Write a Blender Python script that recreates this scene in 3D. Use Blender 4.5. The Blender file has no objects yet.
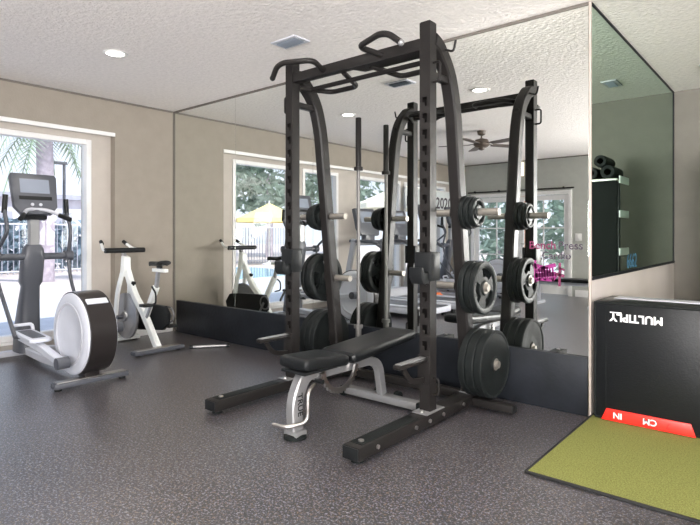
import bpy, bmesh, math, random
from mathutils import Vector, Matrix
C = bpy.context.scene.collection
PI = math.pi
random.seed(4)
sc = bpy.context.scene

# ------------------------------------------------------------------ camera
cd = bpy.data.cameras.new('camera'); cam = bpy.data.objects.new('camera', cd); C.objects.link(cam)
cam.location = (0, -3.7, 1.18); cam.rotation_euler = (PI/2, 0, math.radians(40.1))
cd.sensor_width = 36; cd.lens = 36*540/700; cd.shift_y = (235-262.5)/700
cd.clip_start = 0.02; cd.clip_end = 400
sc.camera = cam
sc.view_settings.view_transform = 'Standard'; sc.view_settings.look = 'None'
sc.view_settings.exposure = 0.42; sc.view_settings.gamma = 1; sc.view_settings.use_curve_mapping = False
try:
    sc.cycles.max_bounces = 10; sc.cycles.diffuse_bounces = 5; sc.cycles.glossy_bounces = 6
    sc.cycles.transparent_max_bounces = 16; sc.cycles.sample_clamp_indirect = 6
except Exception: pass

# ------------------------------------------------------------------ world
w = bpy.data.worlds.new('world'); sc.world = w; w.use_nodes = True
nt = w.node_tree; nt.nodes.clear()
wo = nt.nodes.new('ShaderNodeOutputWorld'); bg = nt.nodes.new('ShaderNodeBackground')
tc = nt.nodes.new('ShaderNodeTexCoord'); sp = nt.nodes.new('ShaderNodeSeparateXYZ'); cr = nt.nodes.new('ShaderNodeValToRGB')
nt.links.new(tc.outputs['Generated'], sp.inputs[0]); nt.links.new(sp.outputs['Z'], cr.inputs[0])
cr.color_ramp.elements[0].position = 0.0; cr.color_ramp.elements[0].color = (.80, .83, .95, 1)
cr.color_ramp.elements[1].position = 0.8; cr.color_ramp.elements[1].color = (.60, .74, 1, 1)
nt.links.new(cr.outputs[0], bg.inputs[0]); bg.inputs[1].default_value = 1.15
nt.links.new(bg.outputs[0], wo.inputs[0])

def light(name, kind, loc, energy, col=(1, 1, 1), rot=(0, 0, 0), **kw):
    l = bpy.data.lights.new(name, kind); l.energy = energy; l.color = col
    for k, v in kw.items(): setattr(l, k, v)
    o = bpy.data.objects.new(name, l); C.objects.link(o); o.location = loc; o.rotation_euler = rot
    return o
light('sun', 'SUN', (10, -4, 20), 4.6, (1, .95, .90), (0, math.radians(42), math.radians(25)), angle=.02)
# fill lamps set in added, unseen windows, tilted up to brighten the ceiling
light('fill_right', 'AREA', (4.15, -3.6, 1.35), 270, (1, .965, .94), (0, PI/2+math.radians(58), 0), shape='RECTANGLE', size=2.1, size_y=6.0)
light('fill_back', 'AREA', (1.9, -6.9, 1.35), 1150, (1, .965, .94), (PI/2+math.radians(58), 0, 0), shape='RECTANGLE', size=4.0, size_y=2.1)


# ------------------------------------------------------------------ materials
def N(m, t, **kw):
    n = m.node_tree.nodes.new(t)
    for k, v in kw.items(): setattr(n, k, v)
    return n
def pm(name, col, rough=.5, metal=0, bump=0, bscale=200, var=0, vscale=8, spec=.5, coat=0, emit=None, estr=0, col2=None):
    m = bpy.data.materials.new(name); m.use_nodes = True
    b = m.node_tree.nodes['Principled BSDF']; L = m.node_tree.links
    b.inputs['Base Color'].default_value = (*col, 1); b.inputs['Roughness'].default_value = rough
    b.inputs['Metallic'].default_value = metal; b.inputs['Specular IOR Level'].default_value = spec
    b.inputs['Coat Weight'].default_value = coat
    if emit: b.inputs['Emission Color'].default_value = (*emit, 1); b.inputs['Emission Strength'].default_value = estr
    t = N(m, 'ShaderNodeTexCoord')
    n = N(m, 'ShaderNodeTexNoise'); n.inputs['Scale'].default_value = vscale; n.inputs['Detail'].default_value = 4
    L.new(t.outputs['Object'], n.inputs['Vector'])
    r = N(m, 'ShaderNodeValToRGB'); v = max(var, .04)
    r.color_ramp.elements[0].position = .3; r.color_ramp.elements[1].position = .7
    c2 = col2 or tuple(min(1, c*(1+v)) for c in col)
    r.color_ramp.elements[0].color = (*[c*(1-v) for c in col], 1); r.color_ramp.elements[1].color = (*c2, 1)
    L.new(n.outputs['Fac'], r.inputs[0]); L.new(r.outputs[0], b.inputs['Base Color'])
    if bump:
        n2 = N(m, 'ShaderNodeTexNoise'); n2.inputs['Scale'].default_value = bscale; n2.inputs['Detail'].default_value = 3
        L.new(t.outputs['Object'], n2.inputs['Vector'])
        bp = N(m, 'ShaderNodeBump'); bp.inputs['Strength'].default_value = bump; bp.inputs['Distance'].default_value = .01
        L.new(n2.outputs['Fac'], bp.inputs['Height']); L.new(bp.outputs[0], b.inputs['Normal'])
    return m
def mirror_mat(name, col):
    m = bpy.data.materials.new(name); m.use_nodes = True; nt = m.node_tree; nt.nodes.clear()
    o = nt.nodes.new('ShaderNodeOutputMaterial'); g = nt.nodes.new('ShaderNodeBsdfGlossy')
    g.inputs['Color'].default_value = (*col, 1); g.inputs['Roughness'].default_value = 0
    nt.links.new(g.outputs[0], o.inputs[0]); return m
def glass_mat(name, tint=(.97, .99, 1)):
    m = bpy.data.materials.new(name); m.use_nodes = True; nt = m.node_tree; nt.nodes.clear()
    o = nt.nodes.new('ShaderNodeOutputMaterial'); g = nt.nodes.new('ShaderNodeBsdfGlossy'); t = nt.nodes.new('ShaderNodeBsdfTransparent')
    x = nt.nodes.new('ShaderNodeMixShader'); lw = nt.nodes.new('ShaderNodeLayerWeight'); lw.inputs['Blend'].default_value = .5; pw = nt.nodes.new('ShaderNodeMath'); pw.operation = 'POWER'; pw.inputs[1].default_value = 5
    f = nt.nodes.new('ShaderNodeMath'); f.operation = 'MULTIPLY_ADD'; f.inputs[1].default_value = .7; f.inputs[2].default_value = .03
    nt.links.new(lw.outputs['Facing'], pw.inputs[0]); nt.links.new(pw.outputs[0], f.inputs[0])
    g.inputs['Roughness'].default_value = .02; t.inputs['Color'].default_value = (*tint, 1)
    nt.links.new(f.outputs[0], x.inputs[0]); nt.links.new(t.outputs[0], x.inputs[1]); nt.links.new(g.outputs[0], x.inputs[2])
    nt.links.new(x.outputs[0], o.inputs[0]); return m
def speckle_floor(name):
    m = pm(name, (.06, .06, .068), .30, bump=.2, bscale=240)
    nt = m.node_tree; L = nt.links; b = nt.nodes['Principled BSDF']
    t = N(m, 'ShaderNodeTexCoord')
    def flecks(scale, thr, seed):
        v = N(m, 'ShaderNodeTexNoise'); v.inputs['Scale'].default_value = scale; v.inputs['Detail'].default_value = 2; v.inputs['Roughness'].default_value = .7
        mp = N(m, 'ShaderNodeMapping'); mp.inputs['Location'].default_value = (seed, seed*2, 0)
        L.new(t.outputs['Object'], mp.inputs[0]); L.new(mp.outputs[0], v.inputs['Vector'])
        r = N(m, 'ShaderNodeValToRGB'); r.color_ramp.elements[0].position = thr; r.color_ramp.elements[1].position = thr+.05
        L.new(v.outputs['Fac'], r.inputs[0]); return r
    base = N(m, 'ShaderNodeValToRGB'); n = N(m, 'ShaderNodeTexNoise'); n.inputs['Scale'].default_value = 1.1; n.inputs['Detail'].default_value = 3
    L.new(t.outputs['Object'], n.inputs['Vector']); L.new(n.outputs['Fac'], base.inputs[0])
    base.color_ramp.elements[0].position = .35; base.color_ramp.elements[0].color = (.012, .012, .015, 1)
    base.color_ramp.elements[1].position = .65; base.color_ramp.elements[1].color = (.028, .027, .032, 1)
    prev = base.outputs[0]
    for sc_, thr, seed, col in ((90, .56, 3, (.25, .25, .31, 1)), (75, .58, 9, (.20, .135, .08, 1)), (55, .62, 17, (.28, .28, .31, 1))):
        r = flecks(sc_, thr, seed); mx = N(m, 'ShaderNodeMix'); mx.data_type = 'RGBA'
        L.new(r.outputs[0], mx.inputs[0]); L.new(prev, mx.inputs[6]); mx.inputs[7].default_value = col; prev = mx.outputs[2]
    L.new(prev, b.inputs['Base Color'])
    b.inputs['Specular IOR Level'].default_value = 1.0; b.inputs['Coat Weight'].default_value = .3; b.inputs['Coat Roughness'].default_value = .32
    return m

M = {
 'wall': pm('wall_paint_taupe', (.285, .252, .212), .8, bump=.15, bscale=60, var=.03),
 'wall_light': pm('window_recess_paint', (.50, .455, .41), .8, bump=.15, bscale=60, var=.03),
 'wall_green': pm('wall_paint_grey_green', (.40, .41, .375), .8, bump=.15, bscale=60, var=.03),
 'wall_dim': pm('shaded_recess_paint', (.165, .152, .132), .8, bump=.15, bscale=60, var=.03),  # recess wall gets less light; its shade is put into this darker paint
 'wall_white': pm('satin_white_panel', (.66, .60, .56), .28, var=.05, vscale=3),
 'ceiling': pm('textured_ceiling', (.84, .80, .775), .95, bump=1.0, bscale=38, var=.06, vscale=30),
 'floor': speckle_floor('speckled_rubber'),
 'turf': pm('olive_turf', (.235, .245, .072), .9, bump=1, bscale=260, var=.35, vscale=150, spec=.15),
 'turf_edge': pm('black_turf_edging', (.012, .012, .012), .7),
 'white': pm('white_paint', (.78, .77, .76), .45),
 'edge': pm('dark_taupe_trim', (.13, .115, .10), .6),
 'cream': pm('cream_trim', (.42, .36, .32), .5),
 'mirror': mirror_mat('wall_mirror', (.91, .93, .90)),
 'mirror_green': mirror_mat('side_mirror', (.54, .65, .58)),
 'glass': glass_mat('window_glass'),
 'board': pm('black_kick_board', (.012, .014, .018), .42, spec=.16, bump=.15, bscale=30, var=.25, vscale=5),
 'steel': pm('powder_coated_grey_steel', (.016, .0145, .014), .36, bump=.06, bscale=500, spec=.16),
 'matte': pm('matte_black_panel', (.012, .013, .013), .85, spec=.2),
 'black': pm('black_plastic', (.010, .011, .012), .45, spec=.25),
 'rubber': pm('black_rubber', (.010, .012, .012), .5, bump=.1, bscale=300, spec=.12),
 'iron': pm('black_cast_plate', (.010, .012, .012), .42, bump=.1, bscale=200, spec=.14),
 'chrome': pm('brushed_chrome', (.50, .48, .46), .34, metal=1),
 'peg': pm('worn_peg_steel', (.30, .28, .25), .45, metal=.7, spec=.3),
 'barsteel': pm('dull_bar_steel', (.17, .165, .16), .5, metal=.6, spec=.2),
 'silver': pm('silver_paint', (.30, .30, .305), .3, metal=.55),
 'vinyl': pm('black_vinyl', (.008, .009, .010), .36, bump=.12, bscale=120, spec=.25),
 'bikewhite': pm('white_frame_paint', (.80, .82, .80), .3),
 'machine': pm('light_grey_machine_plastic', (.50, .51, .56), .35),
 'machine_lt': pm('pale_grey_disc_plastic', (.62, .64, .71), .35),
 'dark': pm('dark_grey_plastic', (.075, .08, .095), .38),
 'shroud': pm('charcoal_shroud', (.020, .017, .017), .28, spec=.35),
 'screen': pm('display_glass', (.24, .27, .33), .12, spec=.8),
 'red': pm('red_vinyl', (.80, .025, .015), .4),
 'darkred': pm('dark_red_ink', (.42, .012, .01), .4),
 'ink_white': pm('white_ink', (.85, .85, .85), .5),
 'ink_pink': pm('magenta_marker', (.24, .02, .15), .6),
 'ink_wine': pm('wine_marker', (.16, .02, .07), .6),
 'ink_dark': pm('dark_marker', (.05, .04, .055), .6),
 'ink_blue': pm('blue_marker', (.03, .13, .22), .6),
 'orange': pm('orange_rubber', (.85, .20, .05), .45),
 'deck': pm('pale_pool_deck', (.62, .53, .50), .8, var=.08, vscale=3),
 'concrete': pm('grey_concrete', (.55, .55, .59), .85, var=.08),
 'pool': pm('pool_water', (.12, .40, .52), .08, bump=.3, bscale=4),
 'hedge': pm('hedge_leaf', (.24, .32, .38), .8, var=.4, vscale=5),
 'leaf': pm('tree_leaf', (.24, .34, .28), .8, var=.4, vscale=2, col2=(.42, .55, .46)),
 'palm': pm('palm_frond', (.22, .30, .20), .7, var=.3),
 'bark': pm('palm_trunk', (.42, .37, .42), .9, bump=.5, bscale=20, var=.2),
 'stucco': pm('pale_stucco', (.60, .60, .66), .85),
 'roof': pm('grey_roof', (.35, .36, .42), .85),
 'yellow': pm('yellow_umbrella_cloth', (.85, .70, .30), .8),
 'beige': pm('cream_umbrella_cloth', (.82, .76, .62), .8),
 'brick': pm('orange_brick', (.62, .30, .18), .8, var=.25, vscale=20),
 'lamp': pm('lit_lamp_diffuser', (.9, .9, .9), .5, emit=(1, .96, .9), estr=9),
 'sconce': pm('lit_sconce_glass', (.9, .8, .7), .5, emit=(1, .82, .66), estr=1.0),
 'vent': pm('grey_vent_metal', (.20, .23, .27), .45),
 'banner': pm('pale_banner_cloth', (.70, .74, .74), .8),
 'wood': pm('dark_fan_wood', (.10, .075, .06), .5),
}

# ------------------------------------------------------------------ mesh helpers
ROOTLOC = {}
class MB:
    def __init__(s): s.bm = bmesh.new()
    def face(s, vs):
        try: return s.bm.faces.new(vs)
        except ValueError: return None
    def box(s, x0, x1, y0, y1, z0, z1, bev=0):
        return s.obox(((x0+x1)/2, (y0+y1)/2, (z0+z1)/2), (x1-x0, y1-y0, z1-z0), Matrix.Identity(3), bev)
    def obox(s, c, d, R, bev=0):
        c = Vector(c); tmp = bmesh.new(); bmesh.ops.create_cube(tmp, size=1)
        for v in tmp.verts: v.co = Vector((v.co.x*d[0], v.co.y*d[1], v.co.z*d[2]))
        if bev: bmesh.ops.bevel(tmp, geom=tmp.edges[:], offset=min(bev, min(abs(q) for q in d)*.45), segments=2, affect='EDGES', profile=.5)
        for v in tmp.verts: v.co = c + R @ v.co
        s.merge(tmp); return s
    def merge(s, tmp):
        me = bpy.data.meshes.new('t'); tmp.to_mesh(me); tmp.free(); s.bm.from_mesh(me); bpy.data.meshes.remove(me)
    def rings(s, rings, closed=True, caps=True):
        R = [[s.bm.verts.new(p) for p in r] for r in rings]
        n = len(R[0])
        for a, b in zip(R, R[1:]):
            for i in range(n if closed else n-1):
                j = (i+1) % n; s.face((a[i], a[j], b[j], b[i]))
        if caps and closed: s.face(R[0][::-1]); s.face(R[-1])
        return s
    def sweep(s, pts, prof, up=(0, 0, 1), caps=True):
        """prof = radius, or (w,h) for a flat bar, or a list of radii"""
        pts = [Vector(p) for p in pts]; n = len(pts); out = []
        T = []
        for i in range(n):
            a = pts[max(i-1, 0)]; b = pts[min(i+1, n-1)]; T.append((b-a).normalized())
        u = Vector(up); side = T[0].cross(u)
        if side.length < 1e-3: side = T[0].cross(Vector((1, 0, 0)))
        side.normalize()
        for i in range(n):
            side = side - T[i]*side.dot(T[i]); side.normalize(); nrm = side.cross(T[i]).normalized()
            k = 1
            if 0 < i < n-1:
                c = max(.35, (pts[i]-pts[i-1]).normalized().dot(T[i])); k = 1/c
            if isinstance(prof, tuple):
                w_, h_ = prof[0]/2, prof[1]/2; c_ = min(w_, h_)*.25
                q = [(-w_+c_, -h_), (w_-c_, -h_), (w_, -h_+c_), (w_, h_-c_), (w_-c_, h_), (-w_+c_, h_), (-w_, h_-c_), (-w_, -h_+c_)]
                out.append([pts[i]+side*a*1+nrm*b for a, b in q])
            else:
                r = prof[i] if isinstance(prof, list) else prof; m = 12
                out.append([pts[i]+side*math.cos(2*PI*a/m)*r+nrm*math.sin(2*PI*a/m)*r for a in range(m)])
        return s.rings(out, caps=caps)
    def cyl(s, a, b, r, r2=None, seg=20):
        a, b = Vector(a), Vector(b); t = (b-a).normalized(); u = t.orthogonal().normalized(); v = t.cross(u)
        r2 = r if r2 is None else r2
        return s.rings([[p+u*math.cos(2*PI*i/seg)*q+v*math.sin(2*PI*i/seg)*q for i in range(seg)] for p, q in ((a, r), (b, r2))])
    def lathe(s, prof, o, ax, seg=40, caps=True):
        o = Vector(o); t = Vector(ax).normalized(); u = t.orthogonal().normalized(); v = t.cross(u)
        return s.rings([[o+t*h+u*math.cos(2*PI*i/seg)*r+v*math.sin(2*PI*i/seg)*r for i in range(seg)] for r, h in prof], caps=caps)
    def prism(s, poly, o, ux, uy, depth, bev=0):
        """poly in (ux,uy) coordinates, extruded along ux x uy by depth (centred)"""
        o, ux, uy = Vector(o), Vector(ux).normalized(), Vector(uy).normalized(); nz = ux.cross(uy)
        tmp = bmesh.new()
        a = [tmp.verts.new(o+ux*x+uy*y-nz*depth/2) for x, y in poly]; b = [tmp.verts.new(o+ux*x+uy*y+nz*depth/2) for x, y in poly]
        n = len(poly); tmp.faces.new(a[::-1]); tmp.faces.new(b)
        for i in range(n): tmp.faces.new((a[i], a[(i+1) % n], b[(i+1) % n], b[i]))
        if bev:
            es = [e for e in tmp.edges if len(e.link_faces) == 2 and any(len(f.verts) == n for f in e.link_faces)]
            bmesh.ops.bevel(tmp, geom=es, offset=bev, segments=2, affect='EDGES', profile=.5)
        s.merge(tmp); return s
    def ball(s, c, r, sub=2, sq=(1, 1, 1)):
        tmp = bmesh.new(); bmesh.ops.create_icosphere(tmp, subdivisions=sub, radius=1)
        for v in tmp.verts: v.co = Vector(c)+Vector((v.co.x*r*sq[0], v.co.y*r*sq[1], v.co.z*r*sq[2]))
        s.merge(tmp); return s
    def text(s, body, size, o, ux, uy, depth=.002, bold=0, align='LEFT'):
        cu = bpy.data.curves.new('t', 'FONT'); cu.body = body; cu.size = size; cu.extrude = depth/2; cu.offset = bold
        cu.align_x = align; cu.resolution_u = 3
        ob = bpy.data.objects.new('t', cu); C.objects.link(ob); bpy.context.view_layer.update()
        me = bpy.data.meshes.new_from_object(ob.evaluated_get(bpy.context.evaluated_depsgraph_get()))
        bpy.data.objects.remove(ob); bpy.data.curves.remove(cu)
        ux, uy = Vector(ux).normalized(), Vector(uy).normalized(); nz = ux.cross(uy); o = Vector(o)
        for v in me.vertices: v.co = o+ux*v.co.x+uy*v.co.y+nz*v.co.z
        s.bm.from_mesh(me); bpy.data.meshes.remove(me); return s
def fil(pts, r, n=6):
    """round the corners of a polyline"""
    pts = [Vector(p) for p in pts]; out = [pts[0]]
    for i in range(1, len(pts)-1):
        a, b, c = pts[i-1], pts[i], pts[i+1]
        d = min(r, (a-b).length*.48, (c-b).length*.48); p = b+(a-b).normalized()*d; q = b+(c-b).normalized()*d
        for k in range(n+1):
            t = k/n; out.append(p*(1-t)**2+b*2*t*(1-t)+q*t*t)
    out.append(pts[-1]); return out
def rootloc(o):
    v = Vector((0, 0, 0))
    while o is not None: v += Vector(o.location); o = o.parent
    return v
def obj(name, mb, mat, parent=None, smooth=True, origin=None, label=None):
    bm = mb.bm; bmesh.ops.recalc_face_normals(bm, faces=bm.faces[:])
    L = rootloc(parent) if parent else Vector(origin or (0, 0, 0))
    for v in bm.verts: v.co -= L
    me = bpy.data.meshes.new(name); bm.to_mesh(me); bm.free()
    if smooth:
        for p in me.polygons: p.use_smooth = True
        try: me.set_sharp_from_angle(angle=math.radians(38))
        except Exception: pass
    me.materials.append(M[mat] if isinstance(mat, str) else mat)
    o = bpy.data.objects.new(name, me); C.objects.link(o)
    if parent: o.parent = parent
    else: o.location = L
    if label: o['label'] = label
    return o
def thing(name, label, cat, loc=(0, 0, 0), group=None):
    o = bpy.data.objects.new(name, None); C.objects.link(o); o.location = loc; o.empty_display_size = .1
    o['label'] = label; o['category'] = cat
    if group: o['group'] = group
    return o
def tag(o, label, cat, group=None, kind=None):
    if label: o['label'] = label
    if cat: o['category'] = cat
    if group: o['group'] = group
    if kind: o['kind'] = kind
    return o
def struct(name, mb, mat, parent=None, **k):
    o = obj(name, mb, mat, parent, smooth=False, **k)
    if not parent: o['kind'] = 'structure'
    return o
def dup(root, loc, label, rotz=None):
    def cp(o, par):
        c = o.copy(); C.objects.link(c)
        if par: c.parent = par
        for ch in o.children: cp(ch, c)
        return c
    r = cp(root, None); r.location = loc; r['label'] = label
    if rotz is not None: r.rotation_euler = (0, 0, rotz)
    return r

# ================================================================== THE ROOM
H = 2.70
XL, XW = -5.95, -6.05      # left wall face, recessed window wall face
XR, YB, YF = 4.3, -7.0, 2.9
XC = -1.07                 # outside corner where the mirror wall ends
struct('floor', MB().box(-6.3, XR+.2, YB-.2, YF+.2, -.2, 0), 'floor')
struct('ceiling', MB().box(-6.3, XR+.2, YB-.2, YF+.2, H, H+.15), 'ceiling')
# left wall with a shallow recess that holds the windows
wins = [(-2.19, -.97), (-3.18, -2.33), (-5.02, -3.66), (-6.75, -5.14)]     # y ranges of the openings
ZS, ZT = .12, 2.23
m = MB()
m.box(-6.3, XL, -.75, .2, 0, H); m.box(-6.3, XL, -7.2, -.75, 2.33, H); m.box(-6.3, XL, -7.2, -6.92, 0, 2.33)
struct('wall_left', m, 'wall')
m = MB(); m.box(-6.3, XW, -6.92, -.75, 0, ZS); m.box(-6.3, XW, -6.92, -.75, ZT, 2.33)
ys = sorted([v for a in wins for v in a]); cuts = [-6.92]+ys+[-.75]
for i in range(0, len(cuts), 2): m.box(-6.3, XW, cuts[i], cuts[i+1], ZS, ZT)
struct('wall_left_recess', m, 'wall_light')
for i, (a, b) in enumerate(wins):
    f = MB(); t = .055
    for q in ((a, a+t, ZS, ZT), (b-t, b, ZS, ZT), (a+t, b-t, ZS, ZS+t), (a+t, b-t, ZT-t, ZT)):
        f.box(XW-.10, XW+.015, q[0], q[1], q[2], q[3], .006)
    fo = struct('window_%d' % (i+1), f, 'white')
    struct('pane', MB().box(XW-.062, XW-.056, a+t, b-t, ZS+t, ZT-t), 'glass', fo)
    struct('sill', MB().box(XW-.02, XW+.045, a-.03, b+.03, ZS-.03, ZS-.001, .006), 'white', fo)
struct('trim_1', MB().box(XL-.02, XL+.012, -6.92, -.75, 2.33-.045, 2.33-.001, .004), 'white')
# mirror wall and the return that runs back from its outside corner
struct('wall_front', MB().box(-6.3, XC, .002, YF+.2, 0, H), 'wall')
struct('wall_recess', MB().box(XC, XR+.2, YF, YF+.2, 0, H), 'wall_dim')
# right wall and back wall, never seen directly, with wide windows added for light
m = MB(); m.box(XR, XR+.2, YB-.2, YF+.2, 0, .25); m.box(XR, XR+.2, YB-.2, YF+.2, 2.45, H)
m.box(XR, XR+.2, YB-.2, -6.65, .25, 2.45); m.box(XR, XR+.2, -.55, YF+.2, .25, 2.45)
struct('wall_right', m, 'wall_green')
dx0, dx1 = -5.55, -3.42    # French doors in the back wall
m = MB(); m.box(-6.3, dx0, YB-.2, YB, 0, H); m.box(dx1, -.2, YB-.2, YB, 0, H); m.box(dx0, dx1, YB-.2, YB, 2.05, H)
m.box(-.2, 4.1, YB-.2, YB, 0, .25); m.box(-.2, 4.1, YB-.2, YB, 2.45, H); m.box(4.1, XR, YB-.2, YB, 0, H)
struct('wall_back', m, 'wall_green')
for k, (nm, bx_) in enumerate((('window_5', (XR+.05, XR+.1, -6.65, -.55, .25, 2.45)), ('window_6', (-.2, 4.1, YB-.1, YB-.05, .25, 2.45)))):
    f = MB(); x0, x1, y0, y1, z0, z1 = bx_; lng = (y1-y0) > (x1-x0)
    for j in range(5):
        if lng: c_ = y0+.03+(y1-y0-.06)*j/4; f.box(x0, x1, c_-.03, c_+.03, z0, z1)
        else: c_ = x0+.03+(x1-x0-.06)*j/4; f.box(c_-.03, c_+.03, y0, y1, z0, z1)
    f.box(x0, x1, y0, y1, z0, z0+.06); f.box(x0, x1, y0, y1, z1-.06, z1)
    fo = struct(nm, f, 'white')
    xm, ym = (x0+x1)/2, (y0+y1)/2
    struct('pane', MB().box(xm-.003 if lng else x0, xm+.003 if lng else x1, y0 if lng else ym-.003, y1 if lng else ym+.003, z0, z1), 'glass', fo)
# skirting
struct('baseboard_left', MB().box(XL, XL+.018, -.75, -.03, 0, .135, .004), 'white')
m = MB(); m.box(-5.9, dx0-.06, YB, YB+.018, 0, .13, .004); m.box(dx1+.06, -.2, YB, YB+.018, 0, .13, .004)
struct('baseboard_back', m, 'white')
struct('baseboard_recess', MB().box(XC+.02, XR, YF-.018, YF, 0, .13, .004), 'white')
# corner strip and mirror channels
struct('trim_2', MB().box(XC-.005, XC+.010, -.014, .004, 0, H-.001, .003), 'cream')
struct('trim_3', MB().box(XL, XC-.004, -.014, .002, H-.022, H-.001, .003), 'edge')
struct('trim_7', MB().box(XL-.02, XL+.006, -6.99, -.02, H-.022, H-.001), 'edge')
struct('trim_8', MB().box(-5.94, -.2, YB-.01, YB+.006, H-.022, H-.001), 'edge')
struct('trim_9', MB().box(XL-.02, XL+.008, -.020, -.0085, .0, H-.024), 'edge')
struct('trim_4', MB().box(XC, XC+.018, .006, YF, .885, .905, .003), 'board')
struct('trim_5', MB().box(XC, XC+.012, .006, YF, H-.018, H-.001, .003), 'board')
struct('trim_6', MB().box(XC, XC+.012, YF-.03, YF-.001, .905, H-.02, .003), 'board')
struct('wall_return', MB().box(XC, XC+.008, .006, YF-.001, 0, .884), 'wall_white')
# French doors seen in the mirror
d = MB(); t = .07
for x in (dx0, dx1-t): d.box(x, x+t, YB-.1, YB+.02, 0, 2.05, .005)
d.box(dx0+t, dx1-t, YB-.1, YB+.02, 1.98, 2.05, .005)
dr = struct('door_1', d, 'white')
xs = [dx0+t, (dx0+dx1)/2, dx1-t]
for k in range(2):
    a, b = xs[k]+.004, xs[k+1]-.004; lf = MB(); q = .09
    lf.box(a, a+q, YB-.07, YB-.03, .02, 1.97, .004); lf.box(b-q, b, YB-.07, YB-.03, .02, 1.97, .004)
    lf.box(a+q, b-q, YB-.07, YB-.03, .02, .22, .004); lf.box(a+q, b-q, YB-.07, YB-.03, 1.87, 1.97, .004)
    for z in (.77, 1.32): lf.box(a+q, b-q, YB-.06, YB-.04, z-.012, z+.012)
    lf.box((a+b)/2-.012, (a+b)/2+.012, YB-.06, YB-.04, .22, 1.87)
    lo = struct('door_leaf', lf, 'white', dr)
    struct('pane', MB().box(a+q, b-q, YB-.053, YB-.048, .22, 1.87), 'glass', lo)
    hx = b-q/2 if k == 0 else a+q/2
    struct('door_handle', MB().sweep(fil([(hx, YB-.03, 1.0), (hx, YB+.02, 1.0), (hx+(-.1 if k == 0 else .1), YB+.02, 1.0)], .02), .009), 'chrome', lo)
r_ = obj('curtain_track', MB().cyl((dx0-.05, YB+.05, 2.09), (dx1+.05, YB+.05, 2.09), .014), 'steel')
tag(r_, 'thin grey curtain track above the glazed double doors, seen in the mirror', 'curtain rail')
for x in (dx0+.1, -4.9, -4.3, dx1-.15):
    b_ = obj('bracket', MB().box(x-.012, x+.012, YB+.001, YB+.06, 2.075, 2.12, .003), 'steel', r_)

# turf strip on the right
tr = thing('turf_mat', 'olive green artificial turf strip with black edging on the right floor', 'turf', (1.0, .9, 0))
obj('turf_pile', MB().box(-1.048, 3.2, -1.086, YF-.01, .001, .014), 'turf', tr)
e = MB(); e.box(-1.062, -1.048, -1.10, YF-.01, .001, .015, .002); e.box(-1.048, 3.2, -1.10, -1.086, .001, .015, .002)
obj('edging', e, 'turf_edge', tr)

# ------------------------------------------------------------------ mirrors and kick board
px = [XL+.003, -4.745, -3.57, -2.35, XC-.006]
names = ['leftmost tall wall mirror panel, reflecting the bare wall beside the window',
         'second tall wall mirror panel from the left, reflecting the bike and yellow umbrella',
         'third tall wall mirror panel from the left, behind the standing barbell',
         'rightmost tall wall mirror panel, with magenta marker lettering on it']
panels = []
for i in range(4):
    o = obj('wall_mirror', MB().box(px[i]+.0015, px[i+1]-.0015, -.006, .0, .012, H-.004, .001), 'mirror', smooth=False)
    tag(o, names[i], 'mirror', 'full height mirror panels on the long wall'); panels.append(o)
o = obj('side_mirror', MB().box(XC, XC+.006, .008, YF-.03, .906, H-.02, .001), 'mirror_green', smooth=False)
tag(o, 'green tinted mirror on the side wall above the white panel', 'mirror'); side = o
def stroke(mb, pts, w_, y=-.0066):
    pts = [Vector((a, y, b)) for a, b in pts]
    for a, b in zip(pts, pts[1:]):
        t_ = (b-a).normalized(); n_ = Vector((-t_.z, 0, t_.x))*w_/2
        vs = [mb.bm.verts.new(p) for p in (a-n_-t_*w_*.4, b-n_+t_*w_*.4, b+n_+t_*w_*.4, a+n_-t_*w_*.4)]
        mb.face(vs)
        vs = [mb.bm.verts.new(p+Vector((0, .0004, 0))) for p in (a-n_-t_*w_*.4, b-n_+t_*w_*.4, b+n_+t_*w_*.4, a+n_-t_*w_*.4)]
        mb.face(vs[::-1])
P4 = panels[3]
obj('lettering', MB().text('Bench', .076, (-1.475, -.0068, 1.085), (1, 0, 0), (0, 0, 1), .0008, bold=.0012), 'ink_wine', P4, False, label='wine red handwritten lettering')
obj('lettering', MB().text('Press', .076, (-1.275, -.0068, 1.085), (1, 0, 0), (0, 0, 1), .0008, bold=.0012), 'ink_dark', P4, False, label='dark handwritten lettering')
obj('lettering', MB().text('Cardio', .07, (-1.385, -.0068, 1.018), (1, 0, 0), (0, 0, 1), .0008, bold=.0012), 'ink_dark', P4, False, label='dark handwritten lettering')
g = MB()
stroke(g, [(-1.43, 1.0), (-1.43, .86), (-1.40, .875), (-1.31, .87), (-1.29, .90)], .016)
stroke(g, [(-1.43, .97), (-1.37, .955), (-1.30, .975)], .026)
for a in range(7): stroke(g, [(-1.425+a*.019, .955-.006*(a % 2)), (-1.415+a*.018, .875+.008*(a % 3))], .013)
stroke(g, [(-1.42, .90), (-1.30, .915)], .03); stroke(g, [(-1.41, .935), (-1.33, .93)], .02)
obj('scribble', g, 'ink_pink', P4, False, label='magenta marker scribble')
g = MB(); stroke(g, [(-1.262, .985), (-1.265, .84)], .016); stroke(g, [(-1.262, .955), (-1.235, .945)], .013); stroke(g, [(-1.285, .915), (-1.24, .905)], .02)
obj('scribble', g, 'ink_wine', P4, False, label='dark wine marker scribble')
obj('lettering', MB().text('6662', .165, (XC+.0068, .92, .918), (0, 1, 0), (0, 0, 1), .0008), 'ink_blue', side, False, label='blue marker lettering')
kb = obj('kick_board', MB().box(-5.86, XC-.008, -.030, -.0085, .001, .385, .003), 'board')
tag(kb, 'long black kick board standing on the floor against the foot of the mirrors', 'board')

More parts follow.
